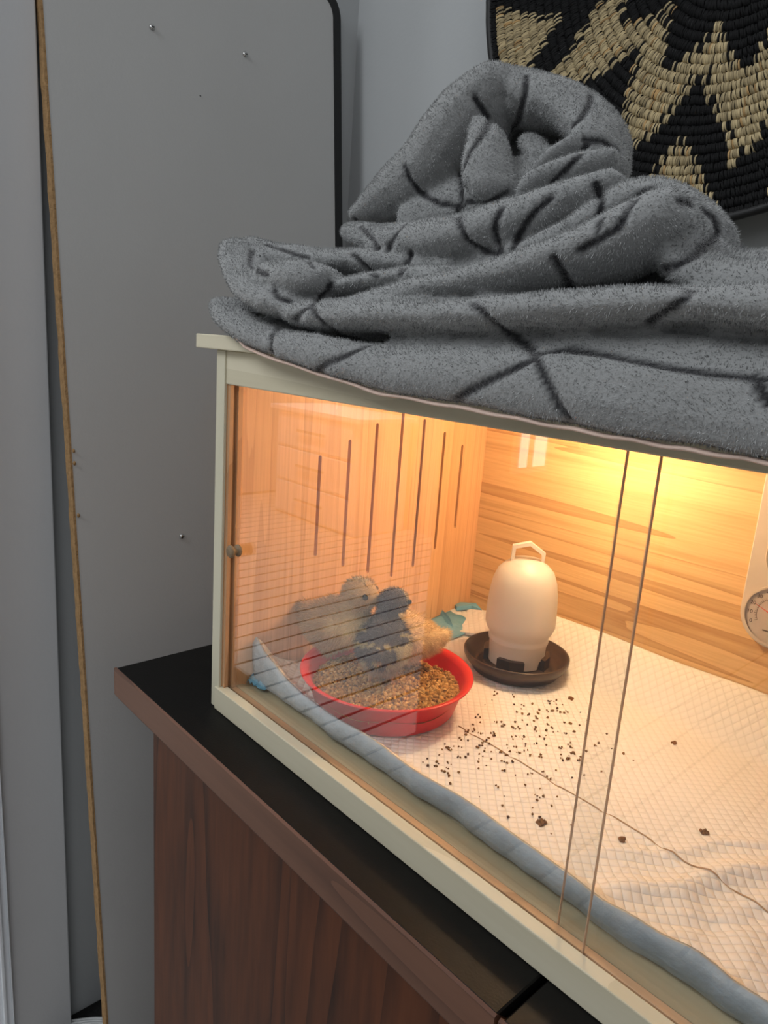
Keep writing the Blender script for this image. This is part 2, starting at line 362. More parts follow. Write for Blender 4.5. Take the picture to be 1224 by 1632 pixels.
# small round finger knob on the pane
V, F = lathe([(0.0001, 0), (.0058, 0), (.0066, .001), (.0066, .0028), (.0058, .0036), (.0044, .0037), (.0040, .0050), (.0044, .0078), (.0060, .0086), (.0068, .0096), (.0068, .0116), (.0058, .0128), (.0001, .0130)], 32)
V = [(x+.0365, .0067-z, y+.193) for x, y, z in V]
M_knob = wood('knob_wood', (.24, .17, .10), (.11, .07, .04), 'X', 40, 4, .45)
k_ = mesh_obj('knob', V, F, M_knob, g1, True)
# screw holes on the lid
for (x, y) in [(-.018, .030), (-.018, .25)]:
    V, F = lathe([(0.0001, .0), (.0026, .0), (.0034, .0004), (.0034, -.001)], 14); mesh_obj('plug', shift(V, (x, y, H+.0148)), F, M_track, bb)

# heat lamp under the lid, just above the line of sight
hl = thing('heat_lamp', (LAMP[0], LAMP[1], H-.001), 'small warm heat lamp fixed under the box lid', 'lamp')
M_holder = plain('lamp_ceramic', (.7, .68, .62), .4)
V, F = lathe([(0.0001, H-.0005), (.030, H-.0005), (.030, H-.010), (.020, H-.013), (.018, H-.024), (.0001, H-.024)], 32); mesh_obj('lamp_holder', shift(V, (LAMP[0], LAMP[1], 0)), F, M_holder, hl, True)
mb, nt, p = newmat('bulb_glow'); p.inputs['Emission Color'].default_value = (1, .62, .3, 1); p.inputs['Emission Strength'].default_value = 6
V, F = lathe([(.012, H-.024), (.016, H-.030), (.020, H-.036), (.0205, H-.039), (.0001, H-.0395)], 24); mesh_obj('bulb', shift(V, (LAMP[0], LAMP[1], 0)), F, mb, hl, True)

# ------------------------------------------------------------------ absorbent pad
def sstep(a, b, x):
    t = np.clip((x-a)/(b-a), 0, 1); return t*t*(3-2*t)
FZ = .030
def padz(x, y):
    z = FZ + .046*sstep(.350, .424, y)**1.2*(.25+.75*sstep(.03, .14, x))
    z = z + .0012*np.sin(x*31+y*9)*np.cos(y*27-x*7)
    def ridge(x1, y1, x2, y2, w, h):
        dx, dy = x2-x1, y2-y1; L = math.hypot(dx, dy); s = ((x-x1)*dx+(y-y1)*dy)/L; d = ((x-x1)*dy-(y-y1)*dx)/L
        d = d + .004*np.sin(s*60)
        return h*np.exp(-(d/w)**2)*sstep(-.02, .04, s)*(1-sstep(L-.05, L+.02, s))
    z = z + ridge(.46, .05, .60, .33, .010, .006) + ridge(.50, .05, .63, .30, .006, -.003) + ridge(.43, .08, .56, .30, .006, .003)
    z = z + ridge(.20, .157, .80, .142, .0012, -.0016)*1.2 + ridge(.20, .154, .80, .139, .003, .0010) + ridge(.42, .140, .80, .128, .0015, -.0010)
    z = z + .0022*np.sin(x*140+np.sin(y*60)*1.5)*sstep(.40, .55, x)*sstep(.25, .10, y)*.6
    return z
nx, ny = 300, 170
xs = np.linspace(.022, .835, nx); vs = np.linspace(0, 1, ny)
X = np.zeros((nx, ny)); Y = np.zeros((nx, ny)); Z = np.zeros((nx, ny))
for i, x in enumerate(xs):
    curl = max(0., 1-(x-.022)/.10)            # front left corner stands up
    yf = .0375+.0015*math.sin(x*23)+.0012*math.sin(x*61)
    yy = yf+(.4225-yf)*vs; zz = padz(np.full(ny, x), yy)
    zz = zz+(.022*curl**1.5)*(1-sstep(0, .07, yy-yf)) + (.020+.0012*math.sin(x*38))*(1-sstep(0, .030, yy-yf))
    zz = zz + .006*(1-sstep(.022, .04, x))
    X[i], Y[i], Z[i] = x, yy, zz
idx = np.arange(nx*ny).reshape(nx, ny)
Fq = np.stack([idx[:-1, :-1], idx[1:, :-1], idx[1:, 1:], idx[:-1, 1:]], -1).reshape(-1, 4)
def pad_mat():
    m, nt, p = newmat('quilted_pad'); tc = N(nt, 'ShaderNodeTexCoord'); sx = N(nt, 'ShaderNodeSeparateXYZ'); nt.links.new(tc.outputs['Object'], sx.inputs[0])
    lines = []
    for sgn in ('ADD', 'SUBTRACT'):
        a = N(nt, 'ShaderNodeMath', operation=sgn); 
        sc = N(nt, 'ShaderNodeMath', operation='MULTIPLY'); sc.inputs[1].default_value = 1.0; nt.links.new(sx.outputs[1], sc.inputs[0])
        nt.links.new(sx.outputs[0], a.inputs[0]); nt.links.new(sc.outputs[0], a.inputs[1])
        b = N(nt, 'ShaderNodeMath', operation='MULTIPLY'); b.inputs[1].default_value = math.pi/.0105; nt.links.new(a.outputs[0], b.inputs[0])
        s = N(nt, 'ShaderNodeMath', operation='SINE'); nt.links.new(b.outputs[0], s.inputs[0]); ab = N(nt, 'ShaderNodeMath', operation='ABSOLUTE'); nt.links.new(s.outputs[0], ab.inputs[0])
        pw = N(nt, 'ShaderNodeMath', operation='POWER'); pw.inputs[1].default_value = .45; nt.links.new(ab.outputs[0], pw.inputs[0]); lines.append(pw)
    mi = N(nt, 'ShaderNodeMath', operation='MULTIPLY'); nt.links.new(lines[0].outputs[0], mi.inputs[0]); nt.links.new(lines[1].outputs[0], mi.inputs[1])
    no = N(nt, 'ShaderNodeTexNoise'); no.inputs['Scale'].default_value = 120; nt.links.new(tc.outputs['Object'], no.inputs['Vector'])
    ad = N(nt, 'ShaderNodeMath', operation='MULTIPLY_ADD'); ad.inputs[1].default_value = .35; nt.links.new(no.outputs['Fac'], ad.inputs[0]); nt.links.new(mi.outputs[0], ad.inputs[2])
    bp = N(nt, 'ShaderNodeBump'); bp.inputs['Strength'].default_value = .55; bp.inputs['Distance'].default_value = .0024; nt.links.new(ad.outputs[0], bp.inputs['Height']); nt.links.new(bp.outputs[0], p.inputs['Normal'])
    cr = N(nt, 'ShaderNodeMix', data_type='RGBA'); cr.inputs[6].default_value = (.74, .72, .67, 1); cr.inputs[7].default_value = (.82, .80, .76, 1)
    mr = N(nt, 'ShaderNodeMapRange'); mr.inputs[1].default_value = .0; mr.inputs[2].default_value = .55; nt.links.new(mi.outputs[0], mr.inputs[0])
    nt.links.new(mr.outputs[0], cr.inputs[0]); nt.links.new(cr.outputs[2], p.inputs['Base Color']); p.inputs['Roughness'].default_value = .85; return m
M_pad = pad_mat()
M_film = plain('blue_film', (.16, .40, .56), .35, .12, 60, .5, .5, bscale=160)
M_filmW = plain('blue_white_film_border', (.31, .36, .40), .4, .10, 70, .6, .5, bscale=180)
pad = thing('absorbent_pad', (.4, .2, FZ), 'white quilted absorbent pad with blue border lining the box floor', 'pad')
po = np_mesh('quilted_sheet', np.stack([X, Y, Z], -1).reshape(-1, 3), Fq, M_pad, pad, smooth=True)
so = po.modifiers.new('t', 'SOLIDIFY'); so.thickness = .002; so.offset = -1
padline_ = []
for x in np.linspace(.236, .83, 120): y = .157-.015*(x-.20)/.60+.0005*math.sin(x*50); padline_.append((x, y, float(padz(np.array(x), np.array(y)))+.0003))
M_padline = plain('brown_pad_line', (.42, .27, .15), .9); o = mesh_obj('pad_line', *tubemesh(padline_, [(.0008, .0006)]*len(padline_), 6), M_padline, pad, True); o['label'] = 'thin brown line across the pad'  # thin brown tube laid as a line across the pad
# blue border: folds from the pad's front edge down to the sill
V, F = [], []; nb = 160
for i in range(nb):
    x = .023+(.834-.023)*i/(nb-1); ii = int(round((x-.022)/(.813)*(nx-1))); yf, zf = Y[ii, 0], Z[ii, 0]
    w = .0006*math.sin(x*210)+.0007*math.sin(x*97+1)
    V += [(x, yf+.0015, zf+.0012), (x, yf-.0008, zf+.0012), (x, yf-.0030+w, zf-.006), (x, yf-.0022+w*1.4, (zf+.026)/2), (x, yf+.001+w, .0285), (x, yf+.007, .0237)]
for i in range(nb-1):
    for k in range(5): F.append((i*6+k, i*6+6+k, i*6+7+k, i*6+1+k))
o = mesh_obj('blue_border', V, F, M_filmW, pad, True); so = o.modifiers.new('t', 'SOLIDIFY'); so.thickness = .0006
o['label'] = 'blue-white film border'
# crumpled blue film at the front left corner
V, F = [], []
for i in range(9):
    for j in range(6):
        x = .0175+.030*i/8; y = .032+.028*j/5; V.append((x, y, .0245+.006*abs(math.sin(i*1.7+j*2.3))+.014*(j/5)*(1-i/9)))
for i in range(8):
    for j in range(5): F.append((i*6+j, i*6+j+6, i*6+j+7, i*6+j+1))
o = mesh_obj('crumpled_film', V, F, M_film, pad); so = o.modifiers.new('t', 'SOLIDIFY'); so.thickness = .0006
# back left corner: blue film and folded white flap
V, F = [], []
for i in range(14):
    for j in range(8):
        x = .0165+.060*i/13; y = .275+.105*j/7; V.append((x, y, float(padz(np.array(x), np.array(y)))+.0035+.0012*math.sin(i+j*1.3)+.004*(1-i/13)))
for i in range(13):
    for j in range(7): F.append((i*8+j, i*8+j+8, i*8+j+9, i*8+j+1))
o = mesh_obj('back_corner_film', V, F, M_film, pad, True); so = o.modifiers.new('t', 'SOLIDIFY'); so.thickness = .0006; o['label'] = 'blue film at the back left corner'
fp = [at(697, 966, .372), at(715, 1003, .345), at(771, 1012, .350), at(800, 1005, .375), at(790, 975, .40), at(735, 969, .40), at(715, 968, .388)]
V = [tuple(q) for q in fp]+[tuple(np.array(q)-[0, 0, .004]) for q in fp]; n = len(fp)
F = [tuple(range(n-1, -1, -1)), tuple(range(n, 2*n))]+[(i, (i+1) % n, (i+1) % n+n, i+n) for i in range(n)]
ff = mesh_obj('folded_corner', V, F, M_pad, pad); ff['label'] = 'turned-over white corner'
bp_ = [at(694, 962, .374), at(712, 1006, .342), at(722, 1000, .344), at(716, 985, .352), at(728, 968, .385), at(752, 966, .402), at(768, 973, .41), at(758, 962, .41), at(722, 960, .40)]
cen = np.mean(bp_, 0)
V = [tuple(np.array(q)+[0, 0, .0015]) for q in bp_[:4]]+[tuple(np.array(q)-[0, 0, .0045]) for q in bp_[:4]]
o = mesh_obj('corner_hem', V, [(0, 1, 2, 3), (7, 6, 5, 4), (0, 4, 5, 1), (1, 5, 6, 2), (2, 6, 7, 3), (3, 7, 4, 0)], M_film, pad)
q = bp_[4:]; V = [tuple(np.array(a)+[0, 0, .001]) for a in q]+[tuple(np.array(a)-[0, 0, .005]) for a in q]; n = len(q)
mesh_obj('corner_hem', V, [tuple(range(n-1, -1, -1)), tuple(range(n, 2*n))]+[(i, (i+1) % n, (i+1) % n+n, i+n) for i in range(n)], M_film, pad)

# ------------------------------------------------------------------ red feed bowl
BC = (.153, .125, FZ+.0012)
M_red = plain('red_plastic', (.62, .018, .02), .35, .04, 20, spec=.5)
bowl = thing('feed_bowl', BC, 'red plastic feed bowl full of crumbs, standing on the pad under the chicks', 'bowl')
prof = [(.0001, .0), (.070, .0), (.074, .001), (.0775, .004), (.0870, .034), (.0925, .0375), (.0945, .0385), (.0950, .0395), (.0945, .0405), (.0925, .0405), (.0880, .0385), (.0845, .0345), (.0755, .006), (.070, .0028), (.0001, .0025)]
V, F = lathe(prof, 96); mesh_obj('bowl_shell', shift(V, BC), F, M_red, bowl, True)
# feed: bed plus granules, one countless mass
M_feed = attr_mat('crumb_feed', .85)
tet = np.array([[0, 0, 1], [.94, 0, -.33], [-.47, .82, -.33], [-.47, -.82, -.33]]); tf = np.array([[0, 1, 2], [0, 2, 3], [0, 3, 1], [1, 3, 2]])
cubev = np.array([[x, y, z] for x in (-1, 1) for y in (-1, 1) for z in (-1, 1)])*.75; cubef = np.array([[0, 1, 3], [0, 3, 2], [4, 6, 7], [4, 7, 5], [0, 4, 5], [0, 5, 1], [2, 3, 7], [2, 7, 6], [0, 2, 6], [0, 6, 4], [1, 5, 7], [1, 7, 3]])
def granules(P, S, C, name, mat, parent=None):
    n = len(P); A = rng.normal(size=(n, 3, 3)); Q, _ = np.linalg.qr(A); base = cubev[None]*rng.uniform(.55, 1.15, (n, 8, 3))
    V = np.einsum('nij,nkj->nki', Q, base)*S[:, None, None]+P[:, None, :]
    Fa = (cubef[None]+(np.arange(n)*8)[:, None, None]).reshape(-1, 3); Cc = np.repeat(C, 8, axis=0)
    return np_mesh(name, V.reshape(-1, 3), Fa, mat, parent, Cc)
def feedh(x, y): return BC[2]+.0230+.003*np.sin(x*70+1)*np.cos(y*60)+.006*np.exp(-(((x-.20)/.03)**2+((y-.15)/.03)**2))
n = 4300; r = .0805*np.sqrt(rng.random(n)); a = rng.random(n)*2*np.pi; px = BC[0]+r*np.cos(a); py = BC[1]+r*np.sin(a)
P = np.stack([px, py, feedh(px, py)-rng.random(n)*.0025], 1); base = np.array([[.46, .24, .07], [.34, .16, .04], [.58, .35, .13], [.15, .06, .02]])
C_ = base[rng.choice(4, n, p=[.45, .25, .22, .08])]*rng.uniform(.8, 1.15, (n, 1))
fd = granules(P, rng.uniform(.0013, .0030, n), C_, 'feed_granules', M_feed)
V, F = [], []
for i in range(12):
    for k in range(48):
        rr = .0838*(i+.001)/11; aa = 2*math.pi*k/48; x, y = BC[0]+rr*math.cos(aa), BC[1]+rr*math.sin(aa); V.append((x, y, float(feedh(x, y))-.0015))
for i in range(11):
    for k in range(48): F.append((i*48+k, i*48+(k+1) % 48, (i+1)*48+(k+1) % 48, (i+1)*48+k))
M_bed = plain('feed_bed', (.30, .15, .045), .9, .3, 300, .8)
feed = thing('chick_feed', (BC[0], BC[1], BC[2]+.015), 'brown crumbly chick feed filling the red bowl', 'feed')
mesh_obj('feed_bed', V, F, M_bed, feed, True)
fd.parent = feed; fd.matrix_parent_inverse = Matrix.Translation(-feed.location); fd['kind'] = 'stuff'

# scattered crumbs on the pad
def onpad(u, v):
    d = CR.T @ np.array([(u-612)/FPX, (v-816)/FPX, 1.]); s = (FZ-CC[2])/d[2]
    for _ in range(4): q = CC+d*s; s = (float(padz(np.array(q[0]), np.array(q[1])))-CC[2])/d[2]
    return CC+d*s
spots = []
for (x, y, sx, sy, n) in [(.285, .215, .030, .035, 60), (.262, .165, .022, .022, 26), (.262, .118, .020, .020, 44), (.325, .20, .03, .03, 34), (.33, .14, .035, .025, 26), (.37, .10, .02, .018, 10), (.245, .25, .03, .03, 26), (.30, .085, .02, .01, 10)]:
    for _ in range(n):
        a, b = x+random.gauss(0, sx), y+random.gauss(0, sy)
        if math.hypot(a-BC[0], b-BC[1]) > .099 and b > .056 and math.hypot(a-.1835, b-.3195) > .07: spots.append((a, b))
P = []; S = []
for a, b in spots:
    k = random.choice([1, 1, 1, 2, 3])
    for _ in range(k): P.append((a+random.gauss(0, .0011), b+random.gauss(0, .0011), float(padz(np.array(a), np.array(b)))+.0012)); S.append(random.uniform(.0006, .0015))
P = np.array(P); C_ = base[[random.choice([0, 1, 3, 1]) for _ in P]]*.55
o = granules(P, np.array(S), C_, 'spilled_crumbs', M_feed); tag(o, 'scatter of tiny brown feed crumbs on the white pad beside the red bowl', 'crumbs', kind='stuff')
big = [(911, 1115, 5, 'small brown clump on the pad, nearest to the drinker'), (1049, 1130, 4, 'small brown clump near the quilted back edge of the pad'), (1074, 1186, 3, 'tiny brown clump standing alone towards the right of the pad'), (1121, 1328, 5, 'brown clump in the pad wrinkles at the far right'), (990, 1339, 4, 'brown clump right of the rear pane edge near the front'), (862, 1312, 6, 'largest brown clump near the blue border')]
for (u, v, s, lab) in big:
    c = onpad(u, v); n = 5+s*2; P = c[None]+rng.normal(0, .0011*s/4, (n, 3))*[1, 1, .5]+[0, 0, .0014]
    tag(granules(P, rng.uniform(.0010, .0020, n), np.tile([[.22, .10, .03]], (n, 1)), 'feed_clump', M_feed), lab, 'clump', 'clumps of feed on the pad')

# ------------------------------------------------------------------ drinker
DC = (.1835, .3195, FZ+.0020)
dk = thing('chick_drinker', DC, 'white plastic bell drinker with loop handle in a dark round tray', 'drinker')
def plastic(name, col, tr, rough=.35):
    m, nt, p = newmat(name); no = N(nt, 'ShaderNodeTexNoise'); no.inputs['Scale'].default_value = 25
    tc = N(nt, 'ShaderNodeTexCoord'); nt.links.new(tc.outputs['Object'], no.inputs['Vector'])
    mx0 = N(nt, 'ShaderNodeMix', data_type='RGBA'); mx0.inputs[6].default_value = (*np.array(col)*.94, 1); mx0.inputs[7].default_value = (*col, 1); nt.links.new(no.outputs['Fac'], mx0.inputs[0]); nt.links.new(mx0.outputs[2], p.inputs['Base Color'])
    p.inputs['Roughness'].default_value = rough
    out = nt.nodes['Material Output']; t = N(nt, 'ShaderNodeBsdfTranslucent'); t.inputs[0].default_value = (*col, 1); mx = N(nt, 'ShaderNodeMixShader'); mx.inputs[0].default_value = tr
    nt.links.new(p.outputs[0], mx.inputs[1]); nt.links.new(t.outputs[0], mx.inputs[2]); nt.links.new(mx.outputs[0], out.inputs[0]); return m
M_milk = plastic('milky_plastic', (.86, .82, .76), .35); M_tray = plastic('smoky_plastic', (.060, .040, .030), .1, .3)
prof = [(.0345, .022), (.0352, .038), (.0366, .040), (.0372, .043), (.0362, .046), (.0366, .049), (.0400, .054), (.0428, .061), (.0430, .068), (.0425, .086), (.0410, .103), (.0386, .117), (.0340, .1290), (.027, .1365), (.0200, .1408), (.0192, .1426), (.0001, .1432)]
V, F = lathe(prof, 72); mesh_obj('water_bell', shift(V, DC), F, M_milk, dk, True)
# notched skirt
V, F = [], []; n = 72
for k in range(n):
    a = 2*math.pi*k/n; notch = (k % 18) in (0, 1, 2, 3, 4, 5); zb_ = .0215 if notch else .012
    for (r, z) in ((.0346, .023), (.0346, zb_), (.0322, zb_), (.0322, .023)): V.append((DC[0]+r*math.cos(a), DC[1]+r*math.sin(a), DC[2]+z))
for k in range(n):
    k2 = (k+1) % n
    for j in range(4): F.append((k*4+j, k2*4+j, k2*4+(j+1) % 4, k*4+(j+1) % 4))
mesh_obj('skirt', V, F, M_milk, dk)
prof = [(.0001, .0), (.050, .0), (.0545, .002), (.0560, .008), (.0620, .0115), (.0648, .0165), (.0655, .0225), (.0645, .0240), (.0630, .0230), (.0610, .0165), (.0570, .0130), (.0540, .0100), (.0510, .0060), (.0440, .0055), (.0420, .0100), (.0400, .0110), (.0001, .0110)]
V, F = lathe(prof, 72); mesh_obj('tray', shift(V, DC), F, M_tray, dk, True)
# lugs of the tray that lock the bell
for k in range(4):
    a0 = 2*math.pi*(k*18+.5)/72; V = []
    for r in (.0355, .0415):
        for z in (.008, .0250):
            for da in (0, .42, .84): V.append((DC[0]+r*math.cos(a0+da), DC[1]+r*math.sin(a0+da), DC[2]+z))
    F = [(0, 3, 4, 1), (1, 4, 5, 2), (6, 7, 10, 9), (7, 8, 11, 10), (3, 9, 10, 4), (4, 10, 11, 5), (0, 1, 7, 6), (1, 2, 8, 7), (0, 6, 9, 3), (2, 5, 11, 8)]
    mesh_obj('tray_lug', V, F, M_tray, dk)
# loop handle: flat bent strap
hd = np.array([.744, .668, 0]); hw = np.array([-.668, .744, 0]); hp = [(-.0205, .1370), (-.0195, .1600), (.0015, .1660), (.0205, .1535), (.0190, .1310)]
hin = [(-.0165, .1370), (-.0155, .1565), (.0010, .1612), (.0165, .1510), (.0155, .1310)]
V = []
for (a, b) in zip(hp, hin):
    for (s, z) in (a, b):
        for w in (-.004, .004): V.append(tuple(np.array(DC)+hd*s+hw*w+[0, 0, z]))
F = []
for i in range(4):
    o_ = i*4; q = o_+4; F += [(o_, q, q+1, o_+1), (o_+2, o_+3, q+3, q+2), (o_, o_+2, q+2, q), (o_+1, q+1, q+3, o_+3)]
F += [(0, 1, 3, 2), (16, 18, 19, 17)]
mesh_obj('handle', V, F, M_milk, dk)

# ------------------------------------------------------------------ thermometer / hygrometer
YB = D-.013
M_th = plain('beige_plastic', (.60, .53, .46), .45); M_th2 = plain('dial_face', (.52, .46, .42), .4); M_ink = plain('scale_ink', (.06, .04, .035), .6); M_ned = plain('red_needle', (.65, .05, .04), .5)
tl = at(1183, 962, YB-.006); txc = float(tl[0])+.0365; tzc = .166
th = thing('thermometer', (txc, YB, tzc), 'beige plastic thermometer with round humidity dial on the back panel', 'thermometer')
def capsule(xc, z0, z1, r, y0, y1, n=16, z_top_r=None):
    P = [(xc+r*math.cos(math.pi+math.pi*k/n), z0+r*math.sin(math.pi+math.pi*k/n)) for k in range(n+1)]+[(xc+r*math.cos(math.pi*k/n), z1+r*math.sin(math.pi*k/n)) for k in range(n+1)]
    c = len(P); b = .0012; cx = xc
    def ins(P, d): return [(x+(cx-x)/r*d, z+((z0 if z < z0 else z1 if z > z1 else z)-z)/r*d) for x, z in P]
    V = [(x, y1, z) for x, z in P]+[(x, y0+b, z) for x, z in P]+[(x, y0, z) for x, z in ins(P, b)]
    F = [tuple(range(2*c, 3*c))[::-1] if False else tuple(range(2*c, 3*c))]
    for L in (0, 1):
        for i in range(c): F.append((L*c+i, L*c+(i+1) % c, (L+1)*c+(i+1) % c, (L+1)*c+i))
    F.append(tuple(range(c-1, -1, -1))); return V, F
V, F = capsule(txc, tzc, .315, .0365, YB-.010, YB); mesh_obj('case', V, F, M_th, th)
V, F = capsule(txc, tzc+.062, .312, .0215, YB-.0112, YB-.0100); mesh_obj('scale_plate', V, F, M_th, th)
V, F = capsule(txc, tzc+.0625, .3115, .0200, YB-.0118, YB-.0112); mesh_obj('scale_inset', V, F, M_th2, th)
def disc(name, r0, r1, y0, y1, mat, par, cx=txc, cz=tzc):
    V, F = lathe([(r0, 0), (r1, 0), (r1, y0-y1), (r0, y0-y1)] if r0 > 0.001 else [(.0001, y0-y1), (r1, y0-y1), (r1, 0)], 48)
    V = [(cx+x, y0-z, cz+y) for x, y, z in V]
    return mesh_obj(name, V, F, mat, par, False)
dl = disc('dial', 0, .0315, YB-.0100, YB-.0108, M_th2, th); disc('dial_ring', .0305, .0328, YB-.0100, YB-.0128, M_th, th)
def text(s, x, z, size, y, mat, par, rot=0.):
    cu = bpy.data.curves.new('t', 'FONT'); cu.body = s; cu.size = size; cu.align_x = 'CENTER'; cu.align_y = 'CENTER'; cu.extrude = .0001
    t = bpy.data.objects.new('t', cu); COL.objects.link(t); t.location = (x, y, z); t.rotation_euler = (math.pi/2, rot, 0); bpy.context.view_layer.update()
    me = evaluated(t); me.transform(t.matrix_world); bpy.data.objects.remove(t); return link('numeral', me, mat, par)
YD = YB-.0110
for k, s in enumerate(['0', '10', '20', '30', '40', '50', '60', '70', '80', '90', '100']):
    a = math.radians(206-k*23.2); text(s, txc+.0258*math.cos(a), tzc+.0258*math.sin(a), .0058, YD, M_ink, dl)
VF = []
for k in range(41):
    a = math.radians(206-k*232/40); L = .0028 if k % 4 == 0 else .0018; d = np.array([math.cos(a), math.sin(a)]); e = np.array([-d[1], d[0]])*.00022
    q = [d*.0190+e, d*.0190-e, d*(.0190+L)-e, d*(.0190+L)+e]; VF.append(([(txc+x, YD-.0001, tzc+z) for x, z in q], [(0, 1, 2, 3)]))
for k in range(40):
    a, b = [math.radians(206-(k+i)*232/40) for i in (0, 1)]; VF.append(([(txc+r*math.cos(t), YD-.0001, tzc+r*math.sin(t)) for r, t in ((.0188, a), (.0188, b), (.0192, b), (.0192, a))], [(0, 1, 2, 3)]))
mesh_obj('dial_ticks', *join_vf(VF), M_ink, dl)
a = math.radians(158); d = np.array([math.cos(a), math.sin(a)]); e = np.array([-d[1], d[0]])*.0004
mesh_obj('needle', [(txc+x, YD-.0006, tzc+z) for x, z in (-d*.006+e*2, -d*.006-e*2, d*.023-e*.4, d*.023+e*.4)], [(0, 1, 2, 3)], M_ned, dl)
disc('needle_hub', 0, .003, YD-.0004, YD-.0018, M_th, dl)
box('scale_bar', txc-.010, txc+.010, YD-.0003, YD, tzc-.0182, tzc-.0168, M_ink, dl)
box('liquid_tube', txc-.0014, txc+.0014, YB-.0135, YB-.0118, tzc+.060, .318, M_white, th, .0005)
VF = []
for k in range(31):
    z = tzc+.066+k*.003
    for sgn in (-1, 1):
        L = .0065 if k % 5 == 0 else .004; x0_, x1_ = sorted((txc+sgn*.0025, txc+sgn*(.0025+L))); VF.append(([(x0_, YB-.0119, z-.0002), (x1_, YB-.0119, z-.0002), (x1_, YB-.0119, z+.0002), (x0_, YB-.0119, z+.0002)], [(0, 1, 2, 3)]))
mesh_obj('scale_marks', *join_vf(VF), M_ink, th)
for k in range(7): text(str(-10+k*10), txc-.0135, tzc+.066+k*.015, .0050, YB-.0119, M_ink, th)

# ------------------------------------------------------------------ chicks
M_down = attr_mat('chick_down', .95, .3, .1); M_beak = plain('chick_beak', (.62, .33, .20), .5); M_eye = plain('chick_eye', (.004, .004, .004), .1); M_leg = plain('chick_leg', (.60, .38, .22), .6)
def ell(c, r, rot=None, n=14):
    V, F = [], []; R_ = rot or Matrix.Identity(3)
    for i in range(n+1):
        t = math.pi*i/n
        for k in range(n*2):
            a = math.pi*k/n; V.append(Vector(c)+R_ @ Vector((r[0]*max(math.sin(t), .02)*math.cos(a), r[1]*max(math.sin(t), .02)*math.sin(a), r[2]*math.cos(t))))
    m_ = n*2
    for i in range(n):
        for k in range(m_): F.append((i*m_+k, (i+1)*m_+k, (i+1)*m_+(k+1) % m_, i*m_+(k+1) % m_))
    F.append(tuple(range(m_-1, -1, -1))[::-1]); F.append(tuple(n*m_+k for k in range(m_))[::-1]); return V, F
def yrot(deg): return Matrix.Rotation(math.radians(deg), 3, 'Y')
